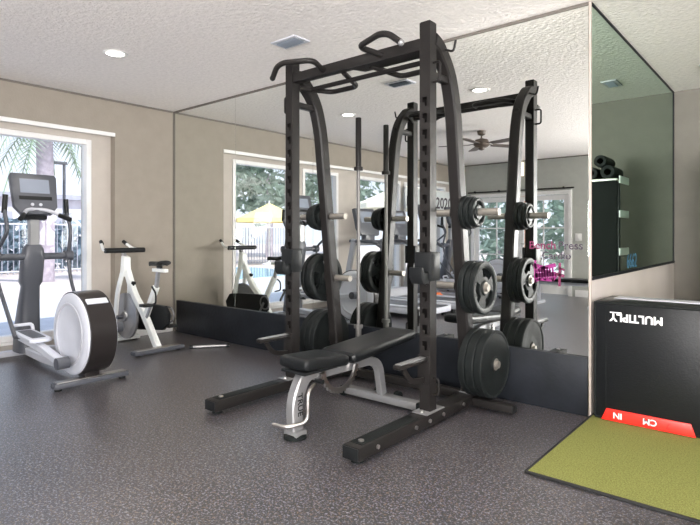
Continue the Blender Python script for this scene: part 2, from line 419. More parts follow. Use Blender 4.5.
# ------------------------------------------------------------------ ceiling fittings
def downlight(x, y, label, first=None):
    if first is None:
        t = thing('ceiling_light', label, 'light', (x, y, H), 'recessed ceiling lights')
        obj('trim_ring', MB().lathe([(.098, -.001), (.098, -.006), (.088, -.010), (.072, -.006), (.072, -.001)], (x, y, H), (0, 0, 1), caps=False), 'white', t)
        obj('diffuser', MB().lathe([(.0715, -.001), (.0715, -.004), (.03, -.0055)], (x, y, H), (0, 0, 1)), 'lamp', t)
        return t
    return dup(first, (x, y, H), label)
dl = downlight(-4.41, -1.51, 'round recessed ceiling light above the elliptical trainer')
spots = [(-2.6, -1.51, 'round recessed ceiling light reflected between the two rack uprights on the right'), (-.8, -1.51, 'round recessed ceiling light above the right end of the room')]
for x, y, lb in spots: downlight(x, y, lb, dl)
for i, (x, y) in enumerate([(-4.41, -1.51), (-2.6, -1.51), (-.8, -1.51)]):
    light('downlight_beam', 'SPOT', (x, y, H-.02), 55, (1, .94, .86), spot_size=math.radians(150), spot_blend=1, shadow_soft_size=.07)
def vent(x, y, lx, ly, label):
    t = thing('ceiling_vent', label, 'vent', (x, y, H), 'ceiling air vents')
    f = MB(); b = .03
    f.box(x-lx, x+lx, y-ly, y-ly+b, H-.012, H-.001, .002); f.box(x-lx, x+lx, y+ly-b, y+ly, H-.012, H-.001, .002)
    f.box(x-lx, x-lx+b, y-ly+b, y+ly-b, H-.012, H-.001, .002); f.box(x+lx-b, x+lx, y-ly+b, y+ly-b, H-.012, H-.001, .002)
    obj('frame', f, 'machine', t)
    s_ = MB()
    n = 7
    for k in range(n):
        yy = y-ly+b+.012+(2*ly-2*b-.024)*k/(n-1)
        s_.obox((x, yy, H-.012), (2*lx-2*b, .003, .02), Matrix.Rotation(math.radians(40), 3, 'X'))
    o_ = obj('louvres', s_, 'vent', t, False)
    obj('backing', MB().box(x-lx+b, x+lx-b, y-ly+b, y+ly-b, H-.003, H-.001), 'black', t, False)
vent(-3.09, -.76, .135, .085, 'square grey air vent in the ceiling in front of the rack')
vent(-.65, 2.12, .07, .13, 'air vent in the far ceiling reflected in the green side mirror')
# ceiling fan (seen in the mirror)
fx, fy = -3.61, -3.58
fan = thing('ceiling_fan', 'dark ceiling fan with five blades reflected high in the mirror', 'fan', (fx, fy, H))
obj('canopy', MB().lathe([(.02, -.07), (.055, -.055), (.065, -.001)], (fx, fy, H), (0, 0, 1)), 'wood', fan)
obj('rod', MB().cyl((fx, fy, H-.12), (fx, fy, H-.05), .012), 'wood', fan)
obj('motor_housing', MB().lathe([(.02, -.11), (.09, -.13), (.115, -.17), (.115, -.21), (.08, -.24), (.03, -.25)], (fx, fy, H), (0, 0, 1)), 'wood', fan)
for k in range(5):
    a = 2*PI*k/5+.25; ux = Vector((math.cos(a), math.sin(a), 0)); uy = Vector((-math.sin(a), math.cos(a), .12)).normalized()
    obj('blade', MB().prism([(.17, -.045), (.22, -.06), (.58, -.07), (.62, -.05), (.62, .05), (.58, .07), (.22, .06), (.17, .045)], (fx, fy, H-.2), ux, uy, .008), 'wood', fan)
    obj('blade_arm', MB().sweep([Vector((fx, fy, H-.19))+ux*.09, Vector((fx, fy, H-.2))+ux*.21], (.03, .008)), 'steel', fan)
obj('finial', MB().lathe([(.05, -.25), (.045, -.27), (.01, -.285)], (fx, fy, H), (0, 0, 1)), 'wood', fan)
# wall fittings on the back wall
s_ = thing('wall_sconce', 'small lit cream box light high on the far wall, seen in the mirror', 'light', (-4.44, YB, 2.5))
obj('housing', MB().box(-4.56, -4.50, YB, YB+.1, 2.38, 2.66, .006), 'wood', s_)
obj('shade', MB().box(-4.50, -4.37, YB, YB+.1, 2.38, 2.66, .01), 'sconce', s_)
s_ = thing('light_switch', 'white light switch plate beside the glazed doors, seen in the mirror', 'switch', (-3.3, YB, 1.14))
obj('plate', MB().box(-3.36, -3.24, YB, YB+.008, 1.07, 1.21, .003), 'white', s_)
obj('rocker', MB().box(-3.33, -3.27, YB+.008, YB+.014, 1.10, 1.18, .002), 'white', s_)

# ================================================================== SQUAT RACK
UL, UR, UY, TOP = -2.99, -1.785, -.83, 2.49      # upright x positions, y, height
RYB, RYT = -.30, -.52                           # rear post y at foot and at top
rack = thing('squat_rack', 'tall dark grey steel half rack with multi grip pull-up bar, in front of the mirror', 'squat rack', (-2.38, -.83, 0))
hw = .0375
def upright(x):
    """hollow square tube with a column of keyholes cut through its front face"""
    m = MB(); t = .005; y0, y1 = UY-hw, UY+hw; zb = .102
    m.box(x-hw, x-hw+t, y0, y1, zb, TOP); m.box(x+hw-t, x+hw, y0, y1, zb, TOP); m.box(x-hw+t, x+hw-t, y1-t, y1, zb, TOP)
    holes = [.50+.10*k for k in range(16)]; hx = .018
    m.box(x-hw+t, x-hx, y0, y0+t, zb, TOP); m.box(x+hx, x+hw-t, y0, y0+t, zb, TOP)
    e = [zb]+[v for z in holes for v in (z-.028, z+.028)]+[TOP]
    for i in range(0, len(e), 2): m.box(x-hx, x+hx, y0, y0+t, e[i], e[i+1])
    for z in holes: m.box(x-hx, x-.001, y0, y0+t, z-.028, z-.004)
    return m
for x in (UL, UR):
    s = 1 if x == UR else -1
    up_ = obj('upright', upright(x), 'steel', rack)
    obj('end_cap', MB().box(x-.034, x+.034, UY-.034, UY+.034, TOP, TOP+.006, .003), 'black', up_)
    fp = obj('foot_plate', MB().box(x-.055, x+.055, UY-.10, UY+.11, .094, .102, .003), 'silver', up_)
    for dy in (-.075, .08): obj('bolt', MB().cyl((x, UY+dy, .102), (x, UY+dy, .114), .013, seg=6), 'chrome', up_)
    # long floor tube
    ft = obj('base_foot', MB().box(x-.056, x+.056, -1.575, -.16, .022, .094, .008), 'steel', rack)
    obj('end_cap', MB().box(x-.052, x+.052, -1.582, -1.575, .026, .090, .004), 'black', ft)
    obj('top_strip', MB().box(x-.040, x+.040, -1.53, -1.0, .094, .0975, .002), 'rubber', ft)
    for dy in (-1.42, -1.05, -.90, -.74, -.48): obj('bolt', MB().cyl((x+s*.0555, dy, .06), (x+s*.064, dy, .06), .012, seg=10), 'chrome', ft)
    obj('bolt', MB().cyl((x, -1.49, .0975), (x, -1.49, .104), .016, seg=10), 'chrome', ft)
    for dy in (-1.52, -.22): obj('rubber_pad', MB().cyl((x, dy, 0.001), (x, dy, .022), .035, .03), 'rubber', ft)
    # rear post bending forward into the top of the upright
    pts = [(x, RYB, .09), (x, RYT-.0, 2.02), (x, RYT-.07, 2.24), (x, UY+.10, 2.375), (x, UY+hw, 2.395)]
    rp = obj('rear_post', MB().sweep(fil(pts, .20, 8), (.092, .085), up=(1, 0, 0)), 'steel', rack)
    obj('weld_plate', MB().box(x-.044, x+.044, RYB-.06, RYB+.06, .094, .102, .003), 'silver', rp)
    obj('brace', MB().sweep([(x, UY+.03, 2.18), (x, RYT-.0, 2.18)], (.045, .045)), 'steel', rack)
    # outrigger on the floor
    o_ = obj('outrigger', MB().box(min(x+s*.056, x+s*.34), max(x+s*.056, x+s*.34), -.365, -.295, .022, .075, .006), 'steel', rack)
    obj('end_cap', MB().box(min(x+s*.34, x+s*.348), max(x+s*.34, x+s*.348), -.362, -.298, .024, .073, .003), 'black', o_)
    # plate pegs passing through the rear post
    for z, ln in ((1.33, .25), (.83, .150), (.32, .195)):
        yy = RYB+(RYT-RYB)*(z-.09)/1.93
        inner = .20 if z > .5 else .0
        pg = MB(); pg.cyl((x-s*inner if inner else x, yy, z), (x+s*(.040+ln), yy, z), .0245)
        p_ = obj('plate_peg', pg, 'peg', rack)
        obj('flange', MB().cyl((x+s*(.0395), yy, z), (x+s*(.047), yy, z), .042), 'steel', p_)
        if inner: obj('flange', MB().cyl((x-s*.0395, yy, z), (x-s*.047, yy, z), .042), 'steel', p_)
    # band loops on the outer side
    obj('band_loop', MB().sweep(fil([(x+s*.037, UY, 2.24), (x+s*.085, UY, 2.24), (x+s*.085, UY, 2.12), (x+s*.037, UY, 2.12)], .02), .0075), 'steel', rack)
    obj('band_hook', MB().sweep(fil([(x+s*.03, UY+.14, 2.36), (x+s*.10, UY+.14, 2.33), (x+s*.115, UY+.14, 2.40)], .025), .0075), 'steel', rack)
    obj('low_loop', MB().sweep(fil([(x+s*.037, UY, .30), (x+s*.075, UY, .30), (x+s*.075, UY, .20), (x+s*.037, UY, .20)], .02), .0065), 'steel', rack)
    # J cup
    j = MB()
    j.box(x-.055, x+.055, UY-.062, UY-.041, .90, 1.075, .006); j.box(x-.062, x-.040, UY-.060, UY+.045, .90, 1.075, .006); j.box(x+.040, x+.062, UY-.060, UY+.045, .90, 1.075, .006)
    j.prism([(-.06, .885), (-.06, .955), (-.115, .945), (-.125, .985), (-.145, .985), (-.145, .925), (-.12, .885)], (x, UY, 0), (0, 1, 0), (0, 0, 1), .09, .004)
    jc = obj('bar_hook', j, 'black', rack)
    obj('hook_pad', MB().box(x-.04, x+.04, UY-.118, UY-.062, .9555, .962, .002), 'rubber', jc)
    # short spotter arm with gusset
    sa = obj('spotter_arm', MB().box(x-.027, x+.027, UY-.34, UY-.040, .405, .432, .008), 'steel', rack)
    obj('gusset', MB().sweep(fil([(x, UY-.27, .404), (x, UY-.20, .31), (x, UY-.042, .29)], .07), (.012, .034)), 'steel', sa)
    obj('mounting_sleeve', MB().box(x-.046, x+.046, UY-.050, UY-.039, .27, .44, .004), 'steel', sa)
    obj('wear_strip', MB().box(x-.022, x+.022, UY-.325, UY-.06, .432, .436, .0015), 'silver', sa)
obj('crossbeam', MB().box(UL+hw+.001, UR-hw-.001, UY-.035, UY+.035, 2.33, 2.40, .008), 'steel', rack)
obj('pull_up_bar', MB().cyl((UL+.03, UY+.12, 2.30), (UR-.03, UY+.12, 2.30), .017), 'steel', rack)
obj('beam_plate', MB().prism([(-.26, -.035), (.34, -.035), (.34, .10), (-.20, .10)], (-2.16, UY, 2.328), (1, 0, 0), (0, 1, 0), .006), 'steel', rack)
obj('rear_crossbar', MB().box(UL+.06, UR-.06, -.31, -.25, .03, .09, .006), 'steel', rack)
for s in (-1, 1):
    X = lambda v: -2.38+s*v
    obj('grip_handle', MB().sweep(fil([(X(.26), UY-.03, 2.36), (X(.20), UY-.20, 2.38), (X(.42), UY-.27, 2.39), (X(.49), UY-.27, 2.375), (X(.56), UY-.245, 2.315)], .06), .0195), 'steel', rack)
    obj('grip_handle', MB().sweep(fil([(X(.12), UY+.03, 2.33), (X(.20), UY+.28, 2.30), (X(.46), UY+.28, 2.30), (X(.57), UY+.04, 2.30)], .05), .019), 'steel', rack)
    obj('handle_cap', MB().ball((X(.562), UY-.245, 2.313), .021), 'silver' if s == 1 else 'black', rack)

# ---- weight plates on the pegs
def plate_mesh(R, t, x, y, z, s, style):
    """outer disc; s = which way the outer face looks (+1 / -1 along x); x = inner face"""
    seg = 48; mb = MB(); bm = mb.bm
    if style == 'bumper': prof = [(.0255, t*.5), (.05, t*.5), (.052, t*.36), (.13*R/.225, t*.33), (.145*R/.225, t*.40), (R*.90, t*.40), (R*.93, t*.5), (R-.006, t*.5), (R, t*.38)]
    else: prof = [(.0255, t*.5), (.048, t*.5), (.052, t*.26), (R*.40, t*.24), (R*.42, t*.24), (R*.74, t*.24), (R*.78, t*.42), (R*.83, t*.5), (R-.006, t*.48), (R, t*.34)]
    rr = []
    hole = (style == 'grip')
    def present(i, j):
        return not (hole and i == 4 and (j % 16) in (2, 3, 4, 5, 6, 7, 8, 9, 10))
    xo = x+s*t/2
    V = {}
    for side in (1, -1):
        for i, (r, h) in enumerate(prof):
            for j in range(seg):
                a = 2*PI*j/seg+.4; V[side, i, j] = bm.verts.new((xo+side*h, y+r*math.cos(a), z+r*math.sin(a)))
    F = lambda *k: mb.face([V[q] for q in k])
    for i in range(len(prof)-1):
        for j in range(seg):
            j2 = (j+1) % seg
            if present(i, j):
                F((1, i, j), (1, i, j2), (1, i+1, j2), (1, i+1, j)); F((-1, i, j), (-1, i+1, j), (-1, i+1, j2), (-1, i, j2))
            else:
                F((1, i, j), (-1, i, j), (-1, i, j2), (1, i, j2)); F((1, i+1, j), (1, i+1, j2), (-1, i+1, j2), (-1, i+1, j))
                if present(i, (j-1) % seg): F((1, i, j), (1, i+1, j), (-1, i+1, j), (-1, i, j))
                if present(i, j2): F((1, i, j2), (-1, i, j2), (-1, i+1, j2), (1, i+1, j2))
    n = len(prof)-1
    for j in range(seg):
        j2 = (j+1) % seg
        F((1, 0, j), (-1, 0, j), (-1, 0, j2), (1, 0, j2)); F((1, n, j), (1, n, j2), (-1, n, j2), (-1, n, j))
    return mb
order = ['nearest the post', 'middle of the stack', 'outermost of the stack']
for x, s, sd in ((UR, 1, 'right'), (UL, -1, 'left')):
    for z, R, ts, style, nm, pos in ((.32, .225, (.045, .062, .055), 'bumper', 'large black bumper plate', 'low'),
                                      (.83, .178, (.040, .040, .038), 'grip', 'medium black slotted weight plate', 'middle'),
                                      (1.33, .113, (.034, .032, .032), 'grip', 'small black weight plate', 'top')):
        yy = RYB+(RYT-RYB)*(z-.09)/1.93; cx = x+s*.049
        for k, t in enumerate(ts):
            rad = R*(1.12 if s < 0 and pos == 'middle' else 1)*((1, .95, .99)[k] if pos == 'middle' else (1, 1, 1)[k] if pos == 'low' else (1, .95, .86)[k])
            zc = z-.0009
            p = obj('weight_plate', plate_mesh(rad, t, cx, yy, zc, s, style), 'iron' if style == 'grip' else 'rubber', origin=(cx+s*t/2, yy, z))
            tag(p, '%s, %s %s peg of rack, %s' % (nm, pos, sd, order[k]), 'weight plate', 'weight plates hung on the rack pegs')
            xo = cx+s*(t+.0005)
            obj('hub_ring', MB().lathe([(.0255, -s*.006), (.0255, s*.0005), (.040, s*.0005), (.040, -s*.006)], (xo, yy, zc), (1, 0, 0), caps=False), 'peg' if k == 2 and pos != 'top' else 'iron', p)
            cx += s*(t+.002)

# ---- barbell standing upright in its floor holder
bx_, by_ = -2.855, -.20
bh = thing('barbell_holder', 'short black floor tube holding the upright barbell beside the rack', 'holder', (bx_, by_, 0))
obj('base_plate', MB().box(bx_-.045, bx_+.045, by_-.05, by_+.05, .001, .008, .002), 'steel', bh)
obj('socket', MB().lathe([(.036, .008), (.036, .16), (.0285, .16), (.0285, .008)], (bx_, by_, 0), (0, 0, 1), caps=False), 'steel', bh)
bb = thing('barbell', 'long steel barbell standing on end between rack and mirror', 'barbell', (bx_, by_, 0))
obj('shaft', MB().cyl((bx_, by_, .42), (bx_, by_, 1.72), .0145), 'barsteel', bb)
sl = obj('sleeve', MB().lathe([(.0245, .012), (.0245, .40), (.038, .402), (.038, .430), (.018, .432)], (bx_, by_, 0), (0, 0, 1)), 'barsteel', bb)
sl = obj('sleeve', MB().lathe([(.018, 1.718), (.038, 1.72), (.038, 1.748), (.0245, 1.75), (.0245, 2.155), (.021, 2.16)], (bx_, by_, 0), (0, 0, 1)), 'steel', bb)

# ================================================================== BENCH
BX = -2.27
bn = thing('weight_bench', 'adjustable black padded bench with silver frame standing inside the rack', 'bench', (BX, -1.1, 0))
def pad(y0, y1, z0, z1, w0, w1, t):
    """tapered upholstered pad; (y0,z0)-(y1,z1) centreline of the underside"""
    mb = MB(); a = Vector((0, y1-y0, z1-z0)); L_ = a.length; a.normalize(); n_ = Vector((0, -a.z, a.y)); R = []
    ks = [0, .02, .06, .12, .5, .88, .94, .98, 1]
    for k in ks:
        e_ = min(k, 1-k)*L_; q = min(1, e_/.035); f = math.sqrt(max(0, 1-(1-q)**2))
        w_ = (w0+(w1-w0)*k)/2*(.86+.14*f); h_ = t/2*(.45+.55*f)
        c = Vector((BX, y0, z0))+a*k*L_+n_*t/2; ring = []
        for i in range(24):
            an = 2*PI*i/24; cs, sn = math.cos(an), math.sin(an); p = .38
            ring.append(c+Vector((1, 0, 0))*w_*math.copysign(abs(cs)**p, cs)+n_*h_*math.copysign(abs(sn)**p, sn))
        R.append(ring)
    return mb.rings(R)
sp_ = obj('seat', pad(-1.53, -1.17, .40, .375, .23, .29, .075), 'vinyl', bn)
obj('seat_board', MB().box(BX-.10, BX+.10, -1.52, -1.24, .375, .392, .004), 'black', bn)
bk_ = obj('backrest', pad(-1.13, -.40, .375, .425, .29, .25, .075), 'vinyl', bn)
obj('back_plate', MB().sweep([(BX, -1.14, .385), (BX, -.55, .405)], (.07, .022)), 'silver', bn)
# front post: wide curved silver leg
mb = MB(); path = fil([(-1.33, .37), (-1.42, .355), (-1.50, .24), (-1.50, .04)], .12, 8); R = []
pp = [Vector((0, a, b)) for a, b in [(p[0], p[1]) for p in [(q.x, q.y) for q in fil([(-1.33, .37, 0), (-1.43, .355, 0), (-1.51, .22, 0), (-1.50, .045, 0)], .12, 8)]]]
pp = [Vector((BX, p.y, p.z)) for p in pp]
lg = obj('front_leg', MB().sweep(pp, (.085, .065), up=(1, 0, 0)), 'silver', bn)
obj('lettering', MB().text('TRUE', .055, (BX+.034, -1.512, .262), (0, .03, -1), (0, 1, .03), .001, bold=.001), 'black', lg, False, label='dark vertical lettering')
obj('foot', MB().box(BX-.055, BX+.055, -1.545, -1.455, .012, .05, .010), 'silver', bn)
obj('rubber_foot', MB().lathe([(.068, .001), (.066, .022), (.055, .028)], (BX, -1.50, 0), (0, 0, 1)), 'rubber', bn)
obj('handle', MB().sweep(fil([(BX+.055, -1.40, .30), (BX+.075, -1.47, .27), (BX+.075, -1.47, .10), (BX+.02, -1.585, .085), (BX-.08, -1.60, .085)], .045), .0115), 'chrome', bn)
obj('spine', MB().sweep(fil([(BX, -1.36, .34), (BX, -1.18, .335), (BX, -.80, .33), (BX, -.70, .28), (BX, -.66, .07)], .09), (.06, .05), up=(1, 0, 0)), 'silver', bn)
obj('rear_bar', MB().box(BX-.32, BX+.32, -.70, -.62, .018, .070, .010), 'silver', bn)
for s in (-1, 1):
    obj('rubber_foot', MB().box(BX+s*.33-.02, BX+s*.33+.02, -.705, -.615, .001, .074, .008), 'rubber', bn)
w_ = obj('wheel', MB().cyl((BX-.10, -.585, .045), (BX-.07, -.585, .045), .04), 'rubber', bn)
w_ = obj('wheel', MB().cyl((BX+.07, -.585, .045), (BX+.10, -.585, .045), .04), 'rubber', bn)
# toothed adjustment arc
mb = MB(); cc = Vector((BX+.05, -1.16, .375)); r0, r1 = .145, .182; n = 60; ring = []
prof = []
for i in range(n+1):
    a = math.radians(188+(350-188)*i/n); tooth = .012 if (i % 4) in (1, 2) else 0
    prof.append((math.cos(a)*(r1-tooth), math.sin(a)*(r1-tooth)))
for i in range(n, -1, -1):
    a = math.radians(188+(350-188)*i/n); prof.append((math.cos(a)*r0, math.sin(a)*r0))
for i in range(n):
    a0, a1, b1, b0 = prof[i], prof[i+1], prof[2*n+1-(i+1)], prof[2*n+1-i]
    mb.prism([a0, a1, b1, b0], cc, (0, 1, 0), (0, 0, 1), .016)
obj('ladder_arc', mb, 'chrome', bn)
obj('pivot', MB().cyl((BX-.08, -1.185, .375), (BX+.08, -1.185, .375), .018), 'silver', bn)
obj('adjust_pin', MB().sweep([(BX+.03, -1.36, .31), (BX+.09, -1.36, .31)], [.010, .014]), 'black', bn)

# ================================================================== PLYO BOX
pb = thing('plyo_box', 'large black vinyl plyo box standing upside down on the turf, red strip at its foot', 'plyo box', (-.67, .14, 0))
bx0, bx1, by0, by1, bz0, bz1 = -1.035, -.285, -.055, .34, .016, .762
obj('body', MB().box(bx0, bx1, by0, by1, bz0, bz1, .018), 'vinyl', pb)
s_ = MB()
for z in (bz0+.012, bz1-.012):
    s_.sweep([(bx0+.015, by0-.001, z), (bx1-.015, by0-.001, z)], .0055); s_.sweep([(bx0-.001+.004, by0+.015, z), (bx0+.003, by1-.015, z)], .0055)
for x in (bx0+.012, bx1-.012): s_.sweep([(x, by0-.001, bz0+.015), (x, by0-.001, bz1-.015)], .0055)
s_.sweep([(bx0+.075, by0-.001, bz0+.02), (bx0+.075, by0-.001, bz1-.03)], .002); s_.sweep([(bx1-.075, by0-.001, bz0+.02), (bx1-.075, by0-.001, bz1-.03)], .002)
obj('piping', s_, 'rubber', pb)
obj('top_strip', MB().box(bx0+.07, bx1-.02, by0+.20, by0+.34, bz1, bz1+.005, .002), 'machine', pb, label='pale worn strip on the top')
fy_ = by0-.0035
obj('lettering', MB().text('MULTIPLY', .066, (-.642, fy_, .688), (-1, 0, 0), (0, 0, -1), .001, bold=.0022), 'ink_white', pb, False, label='white upside-down lettering')
obj('printed_line', MB().box(-.935, -.868, fy_-.0005, fy_+.003, .693, .699), 'ink_white', pb, False, label='short white line')
obj('printed_dot', MB().box(-.925, -.920, fy_-.0005, fy_+.003, .655, .660), 'ink_white', pb, False, label='white dot')
rs = obj('foot_strip', MB().prism([(-.985, .018), (-.475, .018), (-.50, .092), (-.955, .092)], (0, by0-.006, 0), (1, 0, 0), (0, 0, 1), .012, .003), 'red', pb, label='bright red strip')
obj('lettering', MB().text('CM', .052, (-.672, by0-.0128, .074), (-1, 0, 0), (0, 0, -1), .001, bold=.001), 'ink_white', rs, False, label='white upside-down lettering')
obj('lettering', MB().text('IN', .052, (-.862, by0-.0128, .074), (-1, 0, 0), (0, 0, -1), .001, bold=.001), 'ink_white', rs, False, label='white upside-down lettering')
obj('numerals', MB().text('7', .052, (-.60, by0-.0128, .074), (-1, 0, 0), (0, 0, -1), .001), 'darkred', rs, False, label='dark red upside-down numeral')

# ================================================================== ELLIPTICAL TRAINER
def elliptical():
    oy = -1.75
    t = thing('elliptical_trainer', 'grey elliptical trainer with round drum by the left window', 'elliptical trainer', (-4.43, oy, 0), 'cardio machines along the windows')
    cx, cz, R = -4.43, .40, .325
    # shroud rim over the drum with flat lower rear
    prof = []
    n = 40
    for i in range(n+1):
        a = math.radians(-62+(330)*i/n); prof.append((cx+R*1.04*math.cos(a), cz+R*1.02*math.sin(a)))
    obj('drum_shroud', MB().prism(prof, (0, oy, 0), (1, 0, 0), (0, 0, 1), .20, .018), 'shroud', t)
    for s in (-1, 1):
        d_ = obj('drum_cover', MB().lathe([(R*.99, s*.098), (R*.98, s*.112), (R*.90, s*.125), (R*.74, s*.126), (R*.71, s*.120), (.05, s*.132)], (cx, oy, cz), (0, 1, 0)), 'machine_lt', t)
        obj('cover_rim', MB().lathe([(R*.76, s*.1255), (R*.745, s*.131), (R*.70, s*.131), (R*.69, s*.120)], (cx, oy, cz), (0, 1, 0), caps=False), 'machine', d_)
    a = math.radians(52); R2 = R*1.035
    c_ = Vector((cx+R2*math.cos(a), oy, cz+R2*math.sin(a)))
    obj('shroud_strip', MB().obox(c_, (.055, .165, .012), Matrix.Rotation(PI/2-a, 3, 'Y'), .004), 'machine_lt', t, label='pale strip across the drum top')
    obj('rear_foot', MB().box(-4.36, -4.27, oy-.29, oy+.29, .020, .060, .010), 'dark', t)
    obj('foot_trim', MB().box(-4.35, -4.28, oy-.27, oy+.27, .060, .068, .003), 'chrome', t)
    for s in (-1, 1): obj('leveller', MB().cyl((-4.315, oy+s*.25, .001), (-4.315, oy+s*.25, .022), .026), 'black', t)
    obj('rear_stem', MB().box(-4.42, -4.30, oy-.06, oy+.06, .055, .16, .01), 'shroud', t)
    # main rail, front base and front foot
    obj('main_rail', MB().sweep(fil([(-4.45, oy, .10), (-5.2, oy, .085), (-5.70, oy, .11)], .1), (.12, .07)), 'machine', t)
    obj('front_foot', MB().sweep(fil([(-5.72, oy-.32, .045), (-5.78, oy-.22, .055), (-5.78, oy+.22, .055), (-5.72, oy+.32, .045)], .08), (.08, .05)), 'machine', t)
    for s in (-1, 1): obj('leveller', MB().cyl((-5.73, oy+s*.30, .001), (-5.73, oy+s*.30, .024), .026), 'black', t)
    # mast shroud: lower tower leaning back, then upper housing
    rg = []
    for z, x, wx, wy in ((.08, -5.66, .30, .20), (.30, -5.66, .24, .19), (.52, -5.62, .17, .17), (.70, -5.58, .13, .15), (.74, -5.57, .15, .19), (.98, -5.52, .14, .19), (1.05, -5.51, .12, .17), (1.09, -5.50, .08, .12)):
        rg.append([(x+wx/2*math.copysign(abs(math.cos(q))**.6, math.cos(q)), oy+wy/2*math.copysign(abs(math.sin(q))**.6, math.sin(q)), z) for q in [2*PI*i/20 for i in range(20)]])
    obj('mast_shroud', MB().rings(rg), 'dark', t)
    obj('mast', MB().sweep([(-5.50, oy, 1.06), (-5.50, oy, 1.40)], (.07, .085), up=(0, 1, 0)), 'silver', t)
    # console, tilted to the rider
    R3 = Matrix.Rotation(math.radians(-14), 3, 'Y'); cc = Vector((-5.48, oy, 1.55))
    ux = Vector((0, 1, 0)); uz = R3 @ Vector((0, 0, 1)); nx = ux.cross(uz)
    cs = obj('console', MB().prism([(-.13, -.19), (.13, -.19), (.185, -.12), (.20, .17), (.185, .20), (-.185, .20), (-.20, .17), (-.185, -.12)], cc, ux, uz, .06, .012), 'dark', t)
    obj('screen', MB().prism([(-.125, .01), (.125, .01), (.125, .145), (-.125, .145)], cc+nx*.031, ux, uz, .004), 'screen', cs, label='pale grey display')
    obj('key_strip', MB().prism([(-.14, -.055), (.14, -.055), (.14, -.02), (-.14, -.02)], cc+nx*.031, ux, uz, .004), 'black', cs)
    for s in (-1, 1): obj('dial', MB().lathe([(.014, .0), (.014, .008), (.010, .010)], cc+nx*.030+ux*s*.035-uz*.10, nx), 'machine', cs)
    obj('console_bracket', MB().sweep([cc-uz*.20-nx*.02, Vector((-5.50, oy, 1.34))], (.20, .05), up=(1, 0, 0)), 'black', t)
    obj('fixed_handle', MB().sweep(fil([(-5.22, oy-.20, 1.33), (-5.40, oy-.09, 1.41), (-5.44, oy, 1.42), (-5.40, oy+.09, 1.41), (-5.22, oy+.20, 1.33)], .07), .017), 'machine', t)
    for s in (-1, 1): obj('grip', MB().sweep([(-5.20, oy+s*.21, 1.32), (-5.30, oy+s*.15, 1.362)], .021), 'black', t)
    obj('pivot_bar', MB().cyl((-5.50, oy-.34, .98), (-5.50, oy+.34, .98), .032), 'dark', t)
    for s, xt, foot in ((1, -5.53, -5.18), (-1, -5.28, -5.02)):
        y_ = oy+s*.31
        ah = obj('swing_arm', MB().sweep(fil([(foot, y_, .33), (-5.46, y_, .78), (-5.50, y_, 1.0), (xt+.10, y_, 1.22), (xt, y_, 1.38), (xt, y_-s*.01, 1.52)], .12), .0165), 'dark', t)
        obj('grip', MB().sweep([(xt, y_, 1.37), (xt, y_-s*.01, 1.53)], .022), 'black', ah)
        obj('arm_hub', MB().cyl((-5.50, y_-.035, .98), (-5.50, y_+.035, .98), .05), 'dark', ah)
        # pedal beam and pedal
        yb = oy+s*.21
        pl_ = obj('pedal_beam', MB().sweep(fil([(-4.33, yb, .20 if s < 0 else .42), (-4.75, yb, .27 if s < 0 else .37), (foot-.14, yb, .30 if s < 0 else .34)], .1), (.065, .055)), 'machine_lt', t)
        obj('crank', MB().cyl((-4.34, yb-.045, .20 if s < 0 else .42), (-4.34, yb+.045, .20 if s < 0 else .42), .045), 'dark', t)
        zz = .335 if s < 0 else .375
        pd = obj('pedal', MB().prism([(-.22, -.075), (-.18, -.085), (.19, -.085), (.22, -.05), (.22, .05), (.19, .085), (-.18, .085), (-.22, .075)], (foot+.08, yb, zz), (1, 0, -.06), (0, 1, 0), .03, .008), 'machine_lt', t)
        obj('tread', MB().prism([(-.17, -.05), (.15, -.05), (.15, .05), (-.17, .05)], (foot+.08, yb, zz+.0165), (1, 0, -.06), (0, 1, 0), .006), 'dark', pd)
        obj('toe_guard', MB().sweep(fil([(foot-.12, yb-.08, zz+.02), (foot-.145, yb-.08, zz+.07), (foot-.145, yb+.08, zz+.07), (foot-.12, yb+.08, zz+.02)], .03), .014), 'machine_lt', pd)
        obj('link', MB().sweep([(foot, y_, .33), (foot-.02, yb, .32)], .018), 'dark', t)
    return t
el = elliptical()
dup(el, (-4.45, -5.04, 0), 'elliptical trainer reflected directly behind the rack\'s right front upright')
dup(el, (-4.45, -6.05, 0), 'elliptical trainer nearest the far corner, seen only in the mirror')

# ================================================================== SPIN BIKE
oy = -.80
sb = thing('spin_bike', 'white indoor cycling bike with black seat, beside the left wall', 'exercise bike', (-5.3, oy, 0))
obj('rear_stabiliser', MB().box(-5.0, -4.90, oy-.27, oy+.27, .012, .052, .010), 'dark', sb)
obj('stabiliser_trim', MB().box(-4.985, -4.915, oy-.24, oy+.24, .052, .058, .003), 'chrome', sb)
obj('front_stabiliser', MB().box(-5.86, -5.77, oy-.26, oy+.26, .012, .052, .010), 'bikewhite', sb)
for x in (-4.95, -5.815):
    for s in (-1, 1): obj('leveller', MB().cyl((x, oy+s*.22, .0), (x, oy+s*.22, .014), .022), 'black', sb)
obj('frame', MB().sweep(fil([(-5.60, oy, .84), (-5.42, oy, .54), (-5.25, oy, .40), (-5.10, oy, .22), (-4.96, oy, .05)], .12), (.075, .055), up=(0, 1, 0)), 'bikewhite', sb)
for s in (-1, 1):
    obj('fork', MB().sweep(fil([(-5.60, oy+s*.035, .80), (-5.66, oy+s*.07, .55), (-5.68, oy+s*.075, .28), (-5.81, oy+s*.075, .05)], .12), (.065, .022), up=(0, 1, 0)), 'bikewhite', sb)
obj('seat_tube', MB().sweep([(-5.19, oy, .34), (-4.99, oy, .66)], (.062, .048), up=(0, 1, 0)), 'bikewhite', sb)
obj('seat_post', MB().sweep([(-4.99, oy, .65), (-4.95, oy, .82)], (.042, .032), up=(0, 1, 0)), 'silver', sb)
